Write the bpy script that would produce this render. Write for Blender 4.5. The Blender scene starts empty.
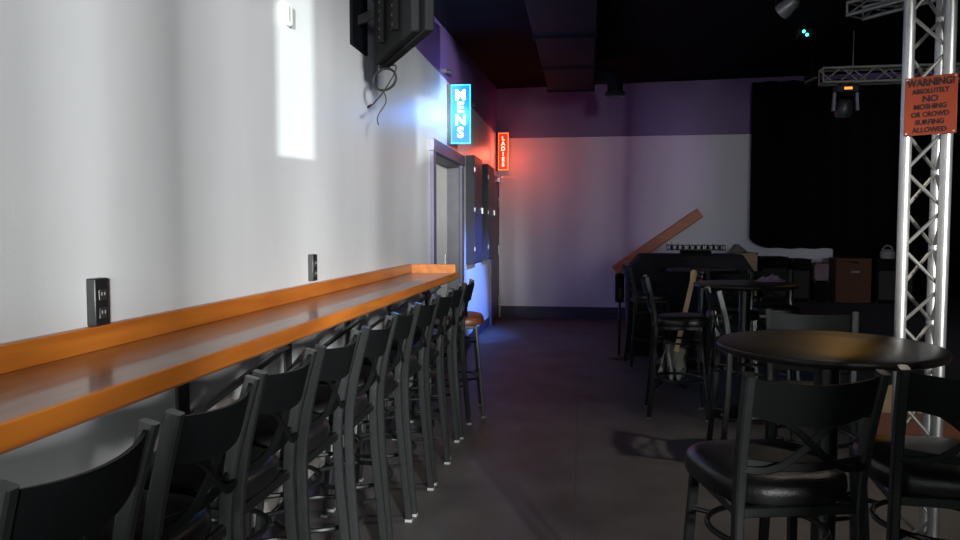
import bpy, math, random
from math import sin, cos, pi, radians as R, atan2, sqrt
from mathutils import Vector, Matrix, Euler

random.seed(7)
scn = bpy.context.scene
col = scn.collection

# ------------------------------------------------------------------ camera
F_PX = 740.0
cam_d = bpy.data.cameras.new('camera')
cam_d.sensor_fit = 'HORIZONTAL'; cam_d.sensor_width = 36.0
cam_d.lens = F_PX / 960.0 * 36.0
cam_d.clip_start = 0.05; cam_d.clip_end = 100
cam = bpy.data.objects.new('camera', cam_d); col.objects.link(cam)
cam.location = (0, 0, 1.5)
cam.rotation_euler = (R(90 - 3.139), 0, R(8.152))
scn.camera = cam

# ------------------------------------------------------------------ colour management
scn.view_settings.view_transform = 'Standard'
scn.view_settings.look = 'None'
scn.view_settings.exposure = 0.0
scn.view_settings.gamma = 1.0
scn.view_settings.use_curve_mapping = False

# ------------------------------------------------------------------ world
w = bpy.data.worlds.new('world'); scn.world = w; w.use_nodes = True
bgn = w.node_tree.nodes['Background']
bgn.inputs[0].default_value = (0.55, 0.65, 0.9, 1); bgn.inputs[1].default_value = 0.004

# ------------------------------------------------------------------ daylight through the street windows behind the camera, plus added fills
def light(name, kind, loc, target, power, colour, size=1.0, size_y=None, spot=None, blend=0.2, radius=0.05):
    ld = bpy.data.lights.new(name, kind); ld.energy = power; ld.color = colour
    if kind == 'AREA':
        ld.shape = 'RECTANGLE'; ld.size = size; ld.size_y = size_y or size
    else:
        ld.shadow_soft_size = radius
    if kind == 'SPOT':
        ld.spot_size = spot; ld.spot_blend = blend
    o = bpy.data.objects.new(name, ld); col.objects.link(o)
    o.location = loc
    o.rotation_euler = (Vector(target) - Vector(loc)).to_track_quat('-Z', 'Y').to_euler()
    return o
light('daylight_broad', 'AREA', (7.4, -14, 3.0), (0.5, 4, 1.5), 9400, (0.98, 1.0, 0.98), 1.1, 1.4)
light('daylight_streaks', 'AREA', (7.2, -14, 2.4), (0.5, 4, 1.5), 900, (0.95, 1.0, 0.97), 0.12, 1.2)
light('daylight_glint', 'SPOT', (2.6, -14, 1.0), (0.15, -3.5, 2.0), 52000, (0.9, 1.0, 0.96), spot=R(6.2), blend=0.2, radius=0.02)
light('side_fill', 'AREA', (-0.3, -8, 1.9), (-1.1, 2, 1.0), 360, (0.93, 1.0, 0.99), 0.4, 1.2)  # added fill lamp, brightens the wall under the counter
light('low_fill', 'AREA', (2.4, -8, 2.0), (0.5, 4, 1.3), 270, (0.95, 1.0, 0.98), 0.5, 1.2)  # added low fill lamp for ambient and the near left wall

# ------------------------------------------------------------------ materials
def mat(name, colour=(0.5, 0.5, 0.5), rough=0.5, metal=0.0, spec=0.5, coat=0.0, emis=None, estr=0.0, noise=0.0, scale=8.0, bump=0.0, stretch=(1, 1, 1), alpha=1.0):
    m = bpy.data.materials.new(name); m.use_nodes = True
    nt = m.node_tree; b = nt.nodes['Principled BSDF']
    b.inputs['Base Color'].default_value = (*colour, 1)
    b.inputs['Roughness'].default_value = rough
    b.inputs['Metallic'].default_value = metal
    b.inputs['Specular IOR Level'].default_value = spec
    b.inputs['Coat Weight'].default_value = coat
    b.inputs['Alpha'].default_value = alpha
    if emis:
        b.inputs['Emission Color'].default_value = (*emis, 1); b.inputs['Emission Strength'].default_value = estr
    if noise or bump:
        tc = nt.nodes.new('ShaderNodeTexCoord'); mp = nt.nodes.new('ShaderNodeMapping')
        mp.inputs['Scale'].default_value = stretch
        n = nt.nodes.new('ShaderNodeTexNoise'); n.inputs['Scale'].default_value = scale; n.inputs['Detail'].default_value = 6
        nt.links.new(tc.outputs['Object'], mp.inputs[0]); nt.links.new(mp.outputs[0], n.inputs['Vector'])
        if noise:
            rp = nt.nodes.new('ShaderNodeValToRGB')
            rp.color_ramp.elements[0].position = 0.3; rp.color_ramp.elements[1].position = 0.7
            rp.color_ramp.elements[0].color = (*[c * (1 - noise) for c in colour], 1)
            rp.color_ramp.elements[1].color = (*[min(1, c * (1 + noise)) for c in colour], 1)
            nt.links.new(n.outputs['Fac'], rp.inputs[0]); nt.links.new(rp.outputs[0], b.inputs['Base Color'])
        if bump:
            bp = nt.nodes.new('ShaderNodeBump'); bp.inputs['Strength'].default_value = bump; bp.inputs['Distance'].default_value = 0.01
            nt.links.new(n.outputs['Fac'], bp.inputs['Height']); nt.links.new(bp.outputs[0], b.inputs['Normal'])
    return m

def wall_paint(name, border, low, high, rough=0.38):
    """two paint bands: pale below the border height, purple above (world z)"""
    m = bpy.data.materials.new(name); m.use_nodes = True
    nt = m.node_tree; b = nt.nodes['Principled BSDF']; b.inputs['Roughness'].default_value = rough
    tc = nt.nodes.new('ShaderNodeTexCoord'); sp = nt.nodes.new('ShaderNodeSeparateXYZ')
    nt.links.new(tc.outputs['Object'], sp.inputs[0])
    gt = nt.nodes.new('ShaderNodeMath'); gt.operation = 'GREATER_THAN'; gt.inputs[1].default_value = border
    nt.links.new(sp.outputs['Z'], gt.inputs[0])
    n = nt.nodes.new('ShaderNodeTexNoise'); n.inputs['Scale'].default_value = 2.5; n.inputs['Detail'].default_value = 5
    mp = nt.nodes.new('ShaderNodeMapping'); mp.inputs['Scale'].default_value = (1, 1, 0.35)
    nt.links.new(tc.outputs['Object'], mp.inputs[0]); nt.links.new(mp.outputs[0], n.inputs['Vector'])
    rp = nt.nodes.new('ShaderNodeValToRGB')
    rp.color_ramp.elements[0].position = 0.35; rp.color_ramp.elements[1].position = 0.65
    rp.color_ramp.elements[0].color = (*[c * 0.93 for c in low], 1); rp.color_ramp.elements[1].color = (*low, 1)
    nt.links.new(n.outputs['Fac'], rp.inputs[0])
    mx = nt.nodes.new('ShaderNodeMix'); mx.data_type = 'RGBA'
    nt.links.new(gt.outputs[0], mx.inputs[0]); nt.links.new(rp.outputs[0], mx.inputs[6]); mx.inputs[7].default_value = (*high, 1)
    nt.links.new(mx.outputs[2], b.inputs['Base Color'])
    n2 = nt.nodes.new('ShaderNodeTexNoise'); n2.inputs['Scale'].default_value = 90
    bp = nt.nodes.new('ShaderNodeBump'); bp.inputs['Strength'].default_value = 0.12; bp.inputs['Distance'].default_value = 0.003
    nt.links.new(tc.outputs['Object'], n2.inputs['Vector']); nt.links.new(n2.outputs['Fac'], bp.inputs['Height']); nt.links.new(bp.outputs[0], b.inputs['Normal'])
    return m

def wood(name, dark, light_, rough=0.35, axis=1, scale=14.0, coat=0.2):
    m = bpy.data.materials.new(name); m.use_nodes = True
    nt = m.node_tree; b = nt.nodes['Principled BSDF']; b.inputs['Roughness'].default_value = rough; b.inputs['Coat Weight'].default_value = coat
    tc = nt.nodes.new('ShaderNodeTexCoord'); mp = nt.nodes.new('ShaderNodeMapping')
    s = [1, 1, 1]; s[axis] = 0.08; mp.inputs['Scale'].default_value = s
    n = nt.nodes.new('ShaderNodeTexNoise'); n.inputs['Scale'].default_value = scale; n.inputs['Detail'].default_value = 8; n.inputs['Distortion'].default_value = 0.6
    n2 = nt.nodes.new('ShaderNodeTexNoise'); n2.inputs['Scale'].default_value = 1.7
    rp = nt.nodes.new('ShaderNodeValToRGB')
    rp.color_ramp.elements[0].position = 0.3; rp.color_ramp.elements[1].position = 0.72
    rp.color_ramp.elements[0].color = (*dark, 1); rp.color_ramp.elements[1].color = (*light_, 1)
    ad = nt.nodes.new('ShaderNodeMath'); ad.operation = 'MULTIPLY_ADD'; ad.inputs[1].default_value = 0.35; 
    nt.links.new(tc.outputs['Object'], mp.inputs[0]); nt.links.new(mp.outputs[0], n.inputs['Vector'])
    nt.links.new(tc.outputs['Object'], n2.inputs['Vector'])
    nt.links.new(n2.outputs['Fac'], ad.inputs[0]); 
    sc_ = nt.nodes.new('ShaderNodeMath'); sc_.operation = 'MULTIPLY'; sc_.inputs[1].default_value = 0.65
    nt.links.new(n.outputs['Fac'], sc_.inputs[0]); nt.links.new(sc_.outputs[0], ad.inputs[2])
    nt.links.new(ad.outputs[0], rp.inputs[0]); nt.links.new(rp.outputs[0], b.inputs['Base Color'])
    bp = nt.nodes.new('ShaderNodeBump'); bp.inputs['Strength'].default_value = 0.15; bp.inputs['Distance'].default_value = 0.004
    nt.links.new(n.outputs['Fac'], bp.inputs['Height']); nt.links.new(bp.outputs[0], b.inputs['Normal'])
    return m

MT = {}
MT['wall_left'] = wall_paint('pale_and_purple_paint', 3.10, (0.64, 0.64, 0.66), (0.16, 0.09, 0.28))
MT['wall_back'] = wall_paint('pale_and_purple_paint_back', 3.03, (0.60, 0.58, 0.62), (0.12, 0.06, 0.20))
MT['wall_dark'] = mat('dark_painted_wall', (0.012, 0.011, 0.016), 0.8, noise=0.2)
MT['rear_wall'] = mat('street_front_wall', (0.12, 0.12, 0.13), 0.8, noise=0.15)
MT['ceiling'] = mat('black_ceiling_paint', (0.0025, 0.0022, 0.004), 0.95, spec=0.1, noise=0.2, scale=3)
MT['floor'] = mat('dark_sealed_floor', (0.076, 0.074, 0.076), 0.55, spec=0.3, noise=0.28, scale=2.2, bump=0.05)
MT['seam'] = mat('floor_seam_filler', (0.07, 0.065, 0.06), 0.7, noise=0.1)
MT['baseboard'] = mat('dark_baseboard', (0.03, 0.028, 0.05), 0.55, noise=0.1)
MT['trimwood'] = wood('orange_pine', (0.30, 0.070, 0.008), (0.62, 0.20, 0.024), 0.42, 1, 16)
MT['beamwood'] = wood('orange_beam_wood', (0.42, 0.15, 0.06), (0.62, 0.26, 0.11), 0.5, 0, 10, 0)
MT['bartop'] = wood('dark_stained_plank', (0.12, 0.045, 0.02), (0.32, 0.135, 0.062), 0.28, 1, 30, 0.35)
MT['ply'] = wood('plywood', (0.30, 0.18, 0.09), (0.45, 0.29, 0.16), 0.6, 0, 10, 0)
MT['redwood'] = wood('red_brown_wood', (0.12, 0.035, 0.015), (0.2, 0.06, 0.025), 0.4, 0, 12, 0.1)
MT['black_metal'] = mat('black_powder_coat', (0.007, 0.0078, 0.008), 0.30, 0.0, 0.5, noise=0.1, scale=40)
MT['frame'] = mat('satin_gunmetal_frame', (0.032, 0.034, 0.035), 0.30, 0.6, 0.5, noise=0.1, scale=40)
MT['rail'] = mat('matt_black_rail', (0.004, 0.0046, 0.005), 0.55, 0.0, 0.12, noise=0.1, scale=40)
MT['vinyl'] = mat('black_vinyl', (0.007, 0.007, 0.008), 0.34, spec=0.35, bump=0.15, scale=120)
MT['glide'] = mat('grey_plastic_glide', (0.22, 0.22, 0.22), 0.5, noise=0.05)
MT['tabletop'] = mat('black_table_laminate', (0.008, 0.0055, 0.0055), 0.36, spec=0.22, noise=0.2)
MT['bracket'] = mat('dark_steel_bracket', (0.035, 0.035, 0.037), 0.4, 0.2, noise=0.1)
MT['alu'] = mat('brushed_aluminium_tube', (0.55, 0.55, 0.54), 0.38, 0.75, noise=0.08, scale=20)
MT['alu_dark'] = mat('dull_aluminium_tube', (0.36, 0.35, 0.33), 0.45, 0.7, noise=0.1, scale=20)
MT['black_plastic'] = mat('black_plastic', (0.012, 0.012, 0.013), 0.38, noise=0.1)
MT['tv_plastic'] = mat('matt_black_television_plastic', (0.004, 0.004, 0.0045), 0.7, spec=0.06, noise=0.1)
MT['screen'] = mat('dark_glass_screen', (0.004, 0.004, 0.005), 0.12)
MT['cable'] = mat('black_rubber_cable', (0.010, 0.010, 0.010), 0.5, noise=0.1)
MT['white_plastic'] = mat('white_plastic', (0.8, 0.8, 0.78), 0.4, noise=0.03)
MT['slot'] = mat('outlet_face_plastic', (0.03, 0.03, 0.03), 0.3, noise=0.1)
MT['casing'] = mat('grey_purple_casing_paint', (0.12, 0.11, 0.17), 0.45, noise=0.1)
MT['jamb'] = mat('dark_grey_jamb_paint', (0.10, 0.10, 0.12), 0.5, noise=0.1)
MT['door'] = mat('pale_door_paint', (0.8, 0.8, 0.75), 0.4, noise=0.04)
MT['door_dark'] = mat('grey_door_paint', (0.10, 0.09, 0.12), 0.45, noise=0.08)
MT['steel'] = mat('bright_steel', (0.6, 0.6, 0.6), 0.3, 0.9, noise=0.05)
MT['case_side'] = mat('black_display_case', (0.010, 0.010, 0.018), 0.6, noise=0.1)
MT['case_front'] = mat('grey_display_case_front', (0.035, 0.035, 0.05), 0.4, noise=0.15)
MT['duct'] = mat('dark_painted_duct', (0.005, 0.006, 0.012), 0.7, 0.0, 0.15, noise=0.1)
MT['curtain'] = mat('black_stage_curtain', (0.004, 0.0035, 0.005), 1.0, spec=0.1, noise=0.2)
MT['stage'] = mat('dark_grey_stage_carpet', (0.035, 0.035, 0.042), 0.95, noise=0.2, scale=60, bump=0.2)
MT['black_cloth'] = mat('black_equipment_cover', (0.008, 0.007, 0.012), 0.85, noise=0.2)
MT['amp'] = mat('brown_amplifier_covering', (0.07, 0.022, 0.010), 0.8, noise=0.2, scale=40)
MT['grille'] = mat('dark_speaker_grille', (0.02, 0.018, 0.018), 0.8, noise=0.3, scale=120)
MT['pinkbox'] = mat('dull_pink_plastic', (0.18, 0.10, 0.13), 0.6, noise=0.1)
MT['purplecloth'] = mat('dusty_purple_cloth', (0.16, 0.10, 0.17), 0.9, noise=0.15, scale=20)
MT['maple'] = mat('light_maple_neck', (0.9, 0.58, 0.26), 0.35, noise=0.08, stretch=(1, 1, 0.1))
MT['guitar_black'] = mat('black_guitar_lacquer', (0.008, 0.007, 0.007), 0.15, noise=0.05)
MT['pickguard'] = mat('cream_pickguard', (0.22, 0.21, 0.15), 0.4, noise=0.05)
MT['pale'] = mat('pale_grey_fabric', (0.22, 0.21, 0.22), 0.8, noise=0.15)
MT['sign_red'] = mat('orange_red_sign_board', (0.30, 0.038, 0.010), 0.65, noise=0.04)
MT['sign_ink'] = mat('black_sign_ink', (0.012, 0.008, 0.008), 0.6, noise=0.05)
MT['mens_panel'] = mat('blue_lit_acrylic', (0.02, 0.12, 0.3), 0.15, emis=(0.03, 0.24, 0.80), estr=0.95, noise=0.05)
MT['mens_edge'] = mat('cyan_lit_acrylic_edge', (0.05, 0.4, 0.8), 0.3, emis=(0.03, 0.62, 1.0), estr=1.5, noise=0.05)
MT['mens_text'] = mat('white_blue_lit_lettering', (0.8, 0.9, 1), 0.4, emis=(0.72, 0.95, 1.0), estr=1.6, noise=0.02)
MT['ladies_panel'] = mat('red_lit_acrylic', (0.3, 0.02, 0.02), 0.15, emis=(0.52, 0.035, 0.018), estr=0.9, noise=0.05)
MT['ladies_edge'] = mat('orange_lit_acrylic_edge', (0.8, 0.2, 0.05), 0.3, emis=(1.0, 0.16, 0.03), estr=2.6, noise=0.05)
MT['ladies_text'] = mat('warm_white_lit_lettering', (1, 0.9, 0.8), 0.4, emis=(1.0, 0.72, 0.5), estr=1.4, noise=0.02)
MT['amber_led'] = mat('amber_display', (0.9, 0.2, 0.05), 0.4, emis=(1.0, 0.22, 0.04), estr=2.5, noise=0.02)
MT['cyan_led'] = mat('cyan_status_lamp', (0.1, 0.9, 0.8), 0.4, emis=(0.1, 0.95, 0.75), estr=3, noise=0.02)
MT['can'] = mat('grey_lamp_housing', (0.30, 0.30, 0.33), 0.35, 0.4, noise=0.1)

# ------------------------------------------------------------------ mesh collector
class MB:
    def __init__(s): s.v = []; s.f = []; s.sm = []
    def add(s, verts, faces, smooth=False, mtx=None):
        o = len(s.v)
        for p in verts:
            p = Vector(p); s.v.append(tuple(mtx @ p) if mtx else tuple(p))
        for q in faces: s.f.append([o + i for i in q]); s.sm.append(smooth)
        return s
    def box(s, c, d, rot=None):
        hx, hy, hz = d[0] / 2, d[1] / 2, d[2] / 2
        vs = [(x, y, z) for x in (-hx, hx) for y in (-hy, hy) for z in (-hz, hz)]
        m = Matrix.Translation(Vector(c)) @ (Euler(rot).to_matrix().to_4x4() if rot else Matrix())
        fs = [(0, 1, 3, 2), (4, 6, 7, 5), (0, 4, 5, 1), (2, 3, 7, 6), (0, 2, 6, 4), (1, 5, 7, 3)]
        return s.add(vs, fs, False, m)
    def bb(s, a, b):
        return s.box([(a[i] + b[i]) / 2 for i in range(3)], [abs(b[i] - a[i]) for i in range(3)])
    def sweep(s, path, prof, side=None, closed=False, smooth=True):
        """sweep a 2-D profile [(a,b)..] along a path; a runs along 'side', b along tangent x side"""
        P = [Vector(p) for p in path]; n = len(P); k = len(prof); vs = []
        prev = None
        for i in range(n):
            if closed: t = (P[(i + 1) % n] - P[i - 1])
            else: t = P[min(i + 1, n - 1)] - P[max(i - 1, 0)]
            t.normalize()
            if side is not None: a = Vector(side)
            elif prev is not None: a = prev
            else: a = Vector((0, 0, 1)) if abs(t.z) < 0.9 else Vector((1, 0, 0))
            a = (a - t * a.dot(t)); a.normalize(); prev = a
            b = t.cross(a)
            for (u, v_) in prof: vs.append(P[i] + a * u + b * v_)
        fs = []
        m = n if closed else n - 1
        for i in range(m):
            for j in range(k):
                fs.append((i * k + j, i * k + (j + 1) % k, ((i + 1) % n) * k + (j + 1) % k, ((i + 1) % n) * k + j))
        s.add(vs, fs, smooth)
        if not closed:
            o = len(s.v) - n * k
            s.f.append([o + j for j in range(k)][::-1]); s.sm.append(False)
            s.f.append([o + (n - 1) * k + j for j in range(k)]); s.sm.append(False)
        return s
    def tube(s, path, r, n=10, closed=False):
        return s.sweep(path, [(r * cos(2 * pi * j / n), r * sin(2 * pi * j / n)) for j in range(n)], None, closed, True)
    def bar(s, path, wa, wb, side, closed=False):
        c = min(wa, wb) * 0.18
        a, b = wa / 2, wb / 2
        pr = [(-a + c, -b), (a - c, -b), (a, -b + c), (a, b - c), (a - c, b), (-a + c, b), (-a, b - c), (-a, -b + c)]
        return s.sweep(path, pr, side, closed, False)
    def lathe(s, prof, n=32, c=(0, 0, 0), mtx=None):
        vs = []; fs = []
        for (r, z) in prof:
            for j in range(n): vs.append((c[0] + r * cos(2 * pi * j / n), c[1] + r * sin(2 * pi * j / n), c[2] + z))
        for i in range(len(prof) - 1):
            for j in range(n): fs.append((i * n + j, i * n + (j + 1) % n, (i + 1) * n + (j + 1) % n, (i + 1) * n + j))
        fs.append(list(range(n))[::-1]); fs.append([(len(prof) - 1) * n + j for j in range(n)])
        return s.add(vs, fs, True, mtx)
    def prism(s, poly, y0, y1, mtx=None):
        """polygon in xz extruded along y"""
        n = len(poly)
        vs = [(x, y0, z) for x, z in poly] + [(x, y1, z) for x, z in poly]
        fs = [list(range(n)), list(range(n, 2 * n))[::-1]] + [(i, i + n, (i + 1) % n + n, (i + 1) % n) for i in range(n)]
        return s.add(vs, fs, False, mtx)
    def build(s, name, m, parent=None, bevel=0.0, seg=2):
        me = bpy.data.meshes.new(name); me.from_pydata(s.v, [], s.f)
        for p, q in zip(me.polygons, s.sm): p.use_smooth = q
        me.materials.append(m); me.validate(); me.update()
        import bmesh
        bm = bmesh.new(); bm.from_mesh(me); bmesh.ops.recalc_face_normals(bm, faces=bm.faces[:]); bm.to_mesh(me); bm.free()
        me.set_sharp_from_angle(angle=R(42))
        o = bpy.data.objects.new(name, me); col.objects.link(o)
        if parent: o.parent = parent
        if bevel:
            b = o.modifiers.new('bevel', 'BEVEL'); b.width = bevel; b.segments = seg; b.limit_method = 'ANGLE'; b.angle_limit = R(40)
        return o

def tag(o, label, cat, group=None, kind=None):
    o['label'] = label; o['category'] = cat
    if group: o['group'] = group
    if kind: o['kind'] = kind
    return o
def empty(name, loc, rz, label, cat, group=None):
    o = bpy.data.objects.new(name, None); col.objects.link(o)
    o.empty_display_size = 0.1; o.location = loc; o.rotation_euler = (0, 0, rz)
    return tag(o, label, cat, group)
def struct(o): o['kind'] = 'structure'; return o
def copy_tree(o, parent=None):
    c = o.copy(); col.objects.link(c); c.parent = parent
    for ch in [k for k in bpy.data.objects if k.parent == o]: copy_tree(ch, c)
    return c
def arc(n, f): return [f(i / (n - 1)) for i in range(n)]

def text(name, s, size, mat_, parent, loc, rot, ext=0.003, align='CENTER', bold=0.0, squeeze=1.0, label=None):
    cu = bpy.data.curves.new(name, 'FONT'); cu.body = s; cu.size = size; cu.extrude = ext; cu.offset = bold
    cu.align_x = align; cu.align_y = 'CENTER'; cu.resolution_u = 3
    t = bpy.data.objects.new(name, cu); col.objects.link(t)
    bpy.context.view_layer.update()
    me = bpy.data.meshes.new_from_object(t.evaluated_get(bpy.context.evaluated_depsgraph_get()))
    me.name = name
    bpy.data.objects.remove(t)
    me.materials.clear(); me.materials.append(mat_)
    o = bpy.data.objects.new(name, me); col.objects.link(o); o.parent = parent
    o.location = loc; o.rotation_euler = rot; o.scale = (squeeze, 1, 1)
    return o

# ================================================================== SETTING
XL, XR, YB, YR = -1.5, 8.0, 12.5, -3.5
def cz(x, y): return 3.235 + 0.050 * y + 0.015 * (x + 1.5)    # shallow sloping ceiling

struct(MB().bb((XL - 0.3, YR - 0.2, -0.2), (XR + 0.2, YB + 0.2, 0)).build('floor', MT['floor']))
m = MB(); pts = [(XL - .3, YR - .2), (XR + .2, YR - .2), (XR + .2, YB + .2), (XL - .3, YB + .2)]
m.add([(x, y, cz(x, y)) for x, y in pts] + [(x, y, cz(x, y) + 0.2) for x, y in pts],
      [(3, 2, 1, 0), (4, 5, 6, 7), (0, 1, 5, 4), (1, 2, 6, 5), (2, 3, 7, 6), (3, 0, 4, 7)])
struct(m.build('ceiling', MT['ceiling']))
# floor joint running away from the camera
m = MB(); m.sweep([(-0.015, 0.3, 0.0006), (-0.045, 3.4, 0.0006), (-0.07, 7.2, 0.0006)], [(-0.0012, -0.005), (-0.0012, 0.005), (0.0012, 0.005), (0.0012, -0.005)], (0, 0, 1), smooth=False)
struct(m.build('trim_1', MT['seam']))

# left wall with the recessed washroom doorway, stepping out at its far end
DY0, DY1, DZ = 7.20, 8.74, 2.26
def wall_piece(mb, x0, x1, y0, y1, z0=None):
    zz = 0 if z0 is None else z0
    vs = [(x0, y0, zz), (x1, y0, zz), (x1, y1, zz), (x0, y1, zz), (x0, y0, cz(x0, y0)), (x1, y0, cz(x1, y0)), (x1, y1, cz(x1, y1)), (x0, y1, cz(x0, y1))]
    mb.add(vs, [(0, 1, 2, 3), (7, 6, 5, 4), (0, 4, 5, 1), (1, 5, 6, 2), (2, 6, 7, 3), (3, 7, 4, 0)])
m = MB()
wall_piece(m, XL - 0.25, XL, YR - 0.2, DY0)
wall_piece(m, XL - 0.25, XL, DY1, YB + 0.2)
wall_piece(m, XL - 0.25, XL, DY0, DY1, DZ)
struct(m.build('wall_left', MT['wall_left']))
m = MB(); wall_piece(m, XL - 0.25, XR + 0.2, YB, YB + 0.2)
struct(m.build('wall_back', MT['wall_back']))
m = MB(); wall_piece(m, XR, XR + 0.2, YR - 0.2, YB)
struct(m.build('wall_right', MT['wall_dark']))
# unseen rear (street) wall; window openings placed and sized to shape the daylight
WIN = [(-1.00, -0.45, 0.5, 2.4), (0.138, 0.250, 1.50, 3.0), (0.50, 0.90, 0.5, 2.85), (0.96, 1.34, 0.5, 2.85), (1.38, 1.64, 1.65, 3.0), (1.70, 1.95, 1.65, 3.0), (1.99, 2.535, 0.5, 3.0), (2.575, 2.86, 0.5, 3.0), (2.861, 3.40, 2.0, 3.0), (3.52, 3.84, 1.75, 2.42)]
m = MB(); x = XL - 0.25
for (a, b, z0, z1) in WIN:
    wall_piece(m, x, a, YR - 0.2, YR)
    m.bb((a, YR - 0.2, 0), (b, YR, z0))
    wall_piece(m, a, b, YR - 0.2, YR, z1)
    x = b
wall_piece(m, x, XR + 0.2, YR - 0.2, YR)
struct(m.build('wall_rear', MT['rear_wall']))
for i, (a, b, z0, z1) in enumerate(WIN):
    m = MB(); t = 0.012
    m.bb((a, YR - 0.12, z0), (a + t, YR - 0.06, z1)); m.bb((b - t, YR - 0.12, z0), (b, YR - 0.06, z1))
    m.bb((a, YR - 0.12, z0), (b, YR - 0.06, z0 + t)); m.bb((a, YR - 0.12, z1 - t), (b, YR - 0.06, z1))
    if i == 99: m.bb((a, YR - 0.12, 1.34), (b, YR - 0.06, 1.45))
    if b - a > 1:
        for k in (1, 2): 
            xm = a + (b - a) * k / 3; m.bb((xm - 0.03, YR - 0.12, z0), (xm + 0.03, YR - 0.06, z1))
    struct(m.build('window_%d' % (i + 1), MT['jamb']))

# baseboards
struct(MB().bb((XL, 8.86, 0), (XL + 0.012, 11.42, 0.135)).build('baseboard_left', MT['baseboard']))
struct(MB().bb((XL, YR, 0), (XL + 0.012, 7.06, 0.135)).build('baseboard_left', MT['baseboard']))
struct(MB().bb((-1.44, YB - 0.015, 0), (XR, YB, 0.2)).build('baseboard_back', MT['baseboard']))

# washroom doorway: casing, jambs and a pale door set back in the wall
d1 = bpy.data.objects.new('door_1', None); col.objects.link(d1); d1['kind'] = 'structure'; d1.location = (XL, (DY0 + DY1) / 2, 0)
def L(mb, name, mt, par, **k):
    o = mb.build(name, mt, par, **k); o.matrix_parent_inverse = Matrix.Translation(-par.location) ; return o
m = MB()
m.bb((XL, DY0 - 0.13, 0), (XL + 0.035, DY0, DZ)); m.bb((XL, DY1, 0), (XL + 0.035, DY1 + 0.12, DZ))
m.bb((XL, DY0 - 0.16, DZ), (XL + 0.045, DY1 + 0.15, DZ + 0.12))
L(m, 'door_casing', MT['casing'], d1, bevel=0.004)
m = MB(); m.bb((XL - 0.22, DY1 - 0.03, 0), (XL, DY1, DZ)); m.bb((XL - 0.22, DY0, 0), (XL, DY0 + 0.03, DZ)); m.bb((XL - 0.22, DY0 + .03, DZ - 0.03), (XL, DY1 - .03, DZ))
L(m, 'door_jamb', MT['jamb'], d1)
m = MB(); m.bb((XL - 0.19, DY0 + 0.03, 0.01), (XL - 0.145, DY1 - 0.03, DZ - 0.03))
L(m, 'door_leaf', MT['door'], d1, bevel=0.003)
m = MB(); m.bb((XL - 0.145, DY1 - 0.16, 0.99), (XL - 0.139, DY1 - 0.08, 1.2)); m.tube([(XL - 0.14, DY1 - 0.12, 1.08), (XL - 0.09, DY1 - 0.12, 1.08), (XL - 0.085, DY1 - 0.22, 1.08)], 0.009)
L(m, 'door_handle', MT['steel'], d1)

# second washroom door, nearly flush in the far corner, with closer arm and hinges
d2 = bpy.data.objects.new('door_2', None); col.objects.link(d2); d2['kind'] = 'structure'; d2.location = (XL, 11.95, 0)
m = MB(); m.bb((XL, 11.44, 0), (XL + 0.04, 11.53, 2.34)); m.bb((XL, 12.40, 0), (XL + 0.04, 12.49, 2.34)); m.bb((XL, 11.44, 2.25), (XL + 0.04, 12.49, 2.37))
L(m, 'door_casing', MT['casing'], d2, bevel=0.004)
m = MB(); m.bb((XL, 11.53, 0.02), (XL + 0.03, 12.40, 2.25)); L(m, 'door_leaf', MT['door_dark'], d2)
m = MB(); m.bb((XL + 0.03, 11.60, 0.02), (XL + 0.034, 12.33, 0.14)); L(m, 'kick_plate', MT['redwood'], d2)
for z in (0.3, 1.15, 1.95):
    m = MB(); m.tube([(XL + 0.045, 12.395, z - 0.08), (XL + 0.045, 12.395, z + 0.08)], 0.012); L(m, 'hinge', MT['steel'], d2)
m = MB(); m.bb((XL + 0.04, 12.1, 2.28), (XL + 0.09, 12.38, 2.34)); m.tube([(XL + 0.07, 12.32, 2.37), (XL + 0.33, 12.36, 2.36)], 0.009); m.tube([(XL + 0.07, 12.32, 2.33), (XL + 0.07, 12.32, 2.375)], 0.014)
L(m, 'closer_arm', MT['steel'], d2)

# stage platform (a built part of the room) with two-tone wooden front
def poly_slab(mb, pts, z0, z1):
    n = len(pts)
    mb.add([(x, y, z0) for x, y in pts] + [(x, y, z1) for x, y in pts], [list(range(n))[::-1], list(range(n, 2 * n))] + [(i, (i + 1) % n, (i + 1) % n + n, i + n) for i in range(n)])
SZ = 0.45
st = empty('stage_platform', (5, 8.9, 0), 0, 'low dark carpeted stage platform across the right rear of the room', 'stage')
def LP(mb, name, mt, par, **k):
    o = mb.build(name, mt, par, **k); o.matrix_parent_inverse = (Matrix.Translation(par.location) @ par.rotation_euler.to_matrix().to_4x4()).inverted(); return o
m = MB(); poly_slab(m, [(1.93, 5.32), (7.98, 5.32), (7.98, 12.46), (2.04, 12.46)], 0.0, SZ); LP(m, 'deck', MT['stage'], st)
m = MB(); m.bb((1.93, 5.295, 0.26), (7.98, 5.32, 0.45)); LP(m, 'upper_fascia', MT['ply'], st)['label'] = 'plywood upper front board'
m = MB(); m.bb((1.93, 5.295, 0.0), (7.98, 5.32, 0.26)); LP(m, 'lower_fascia', MT['redwood'], st)['label'] = 'red brown lower front board'

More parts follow.
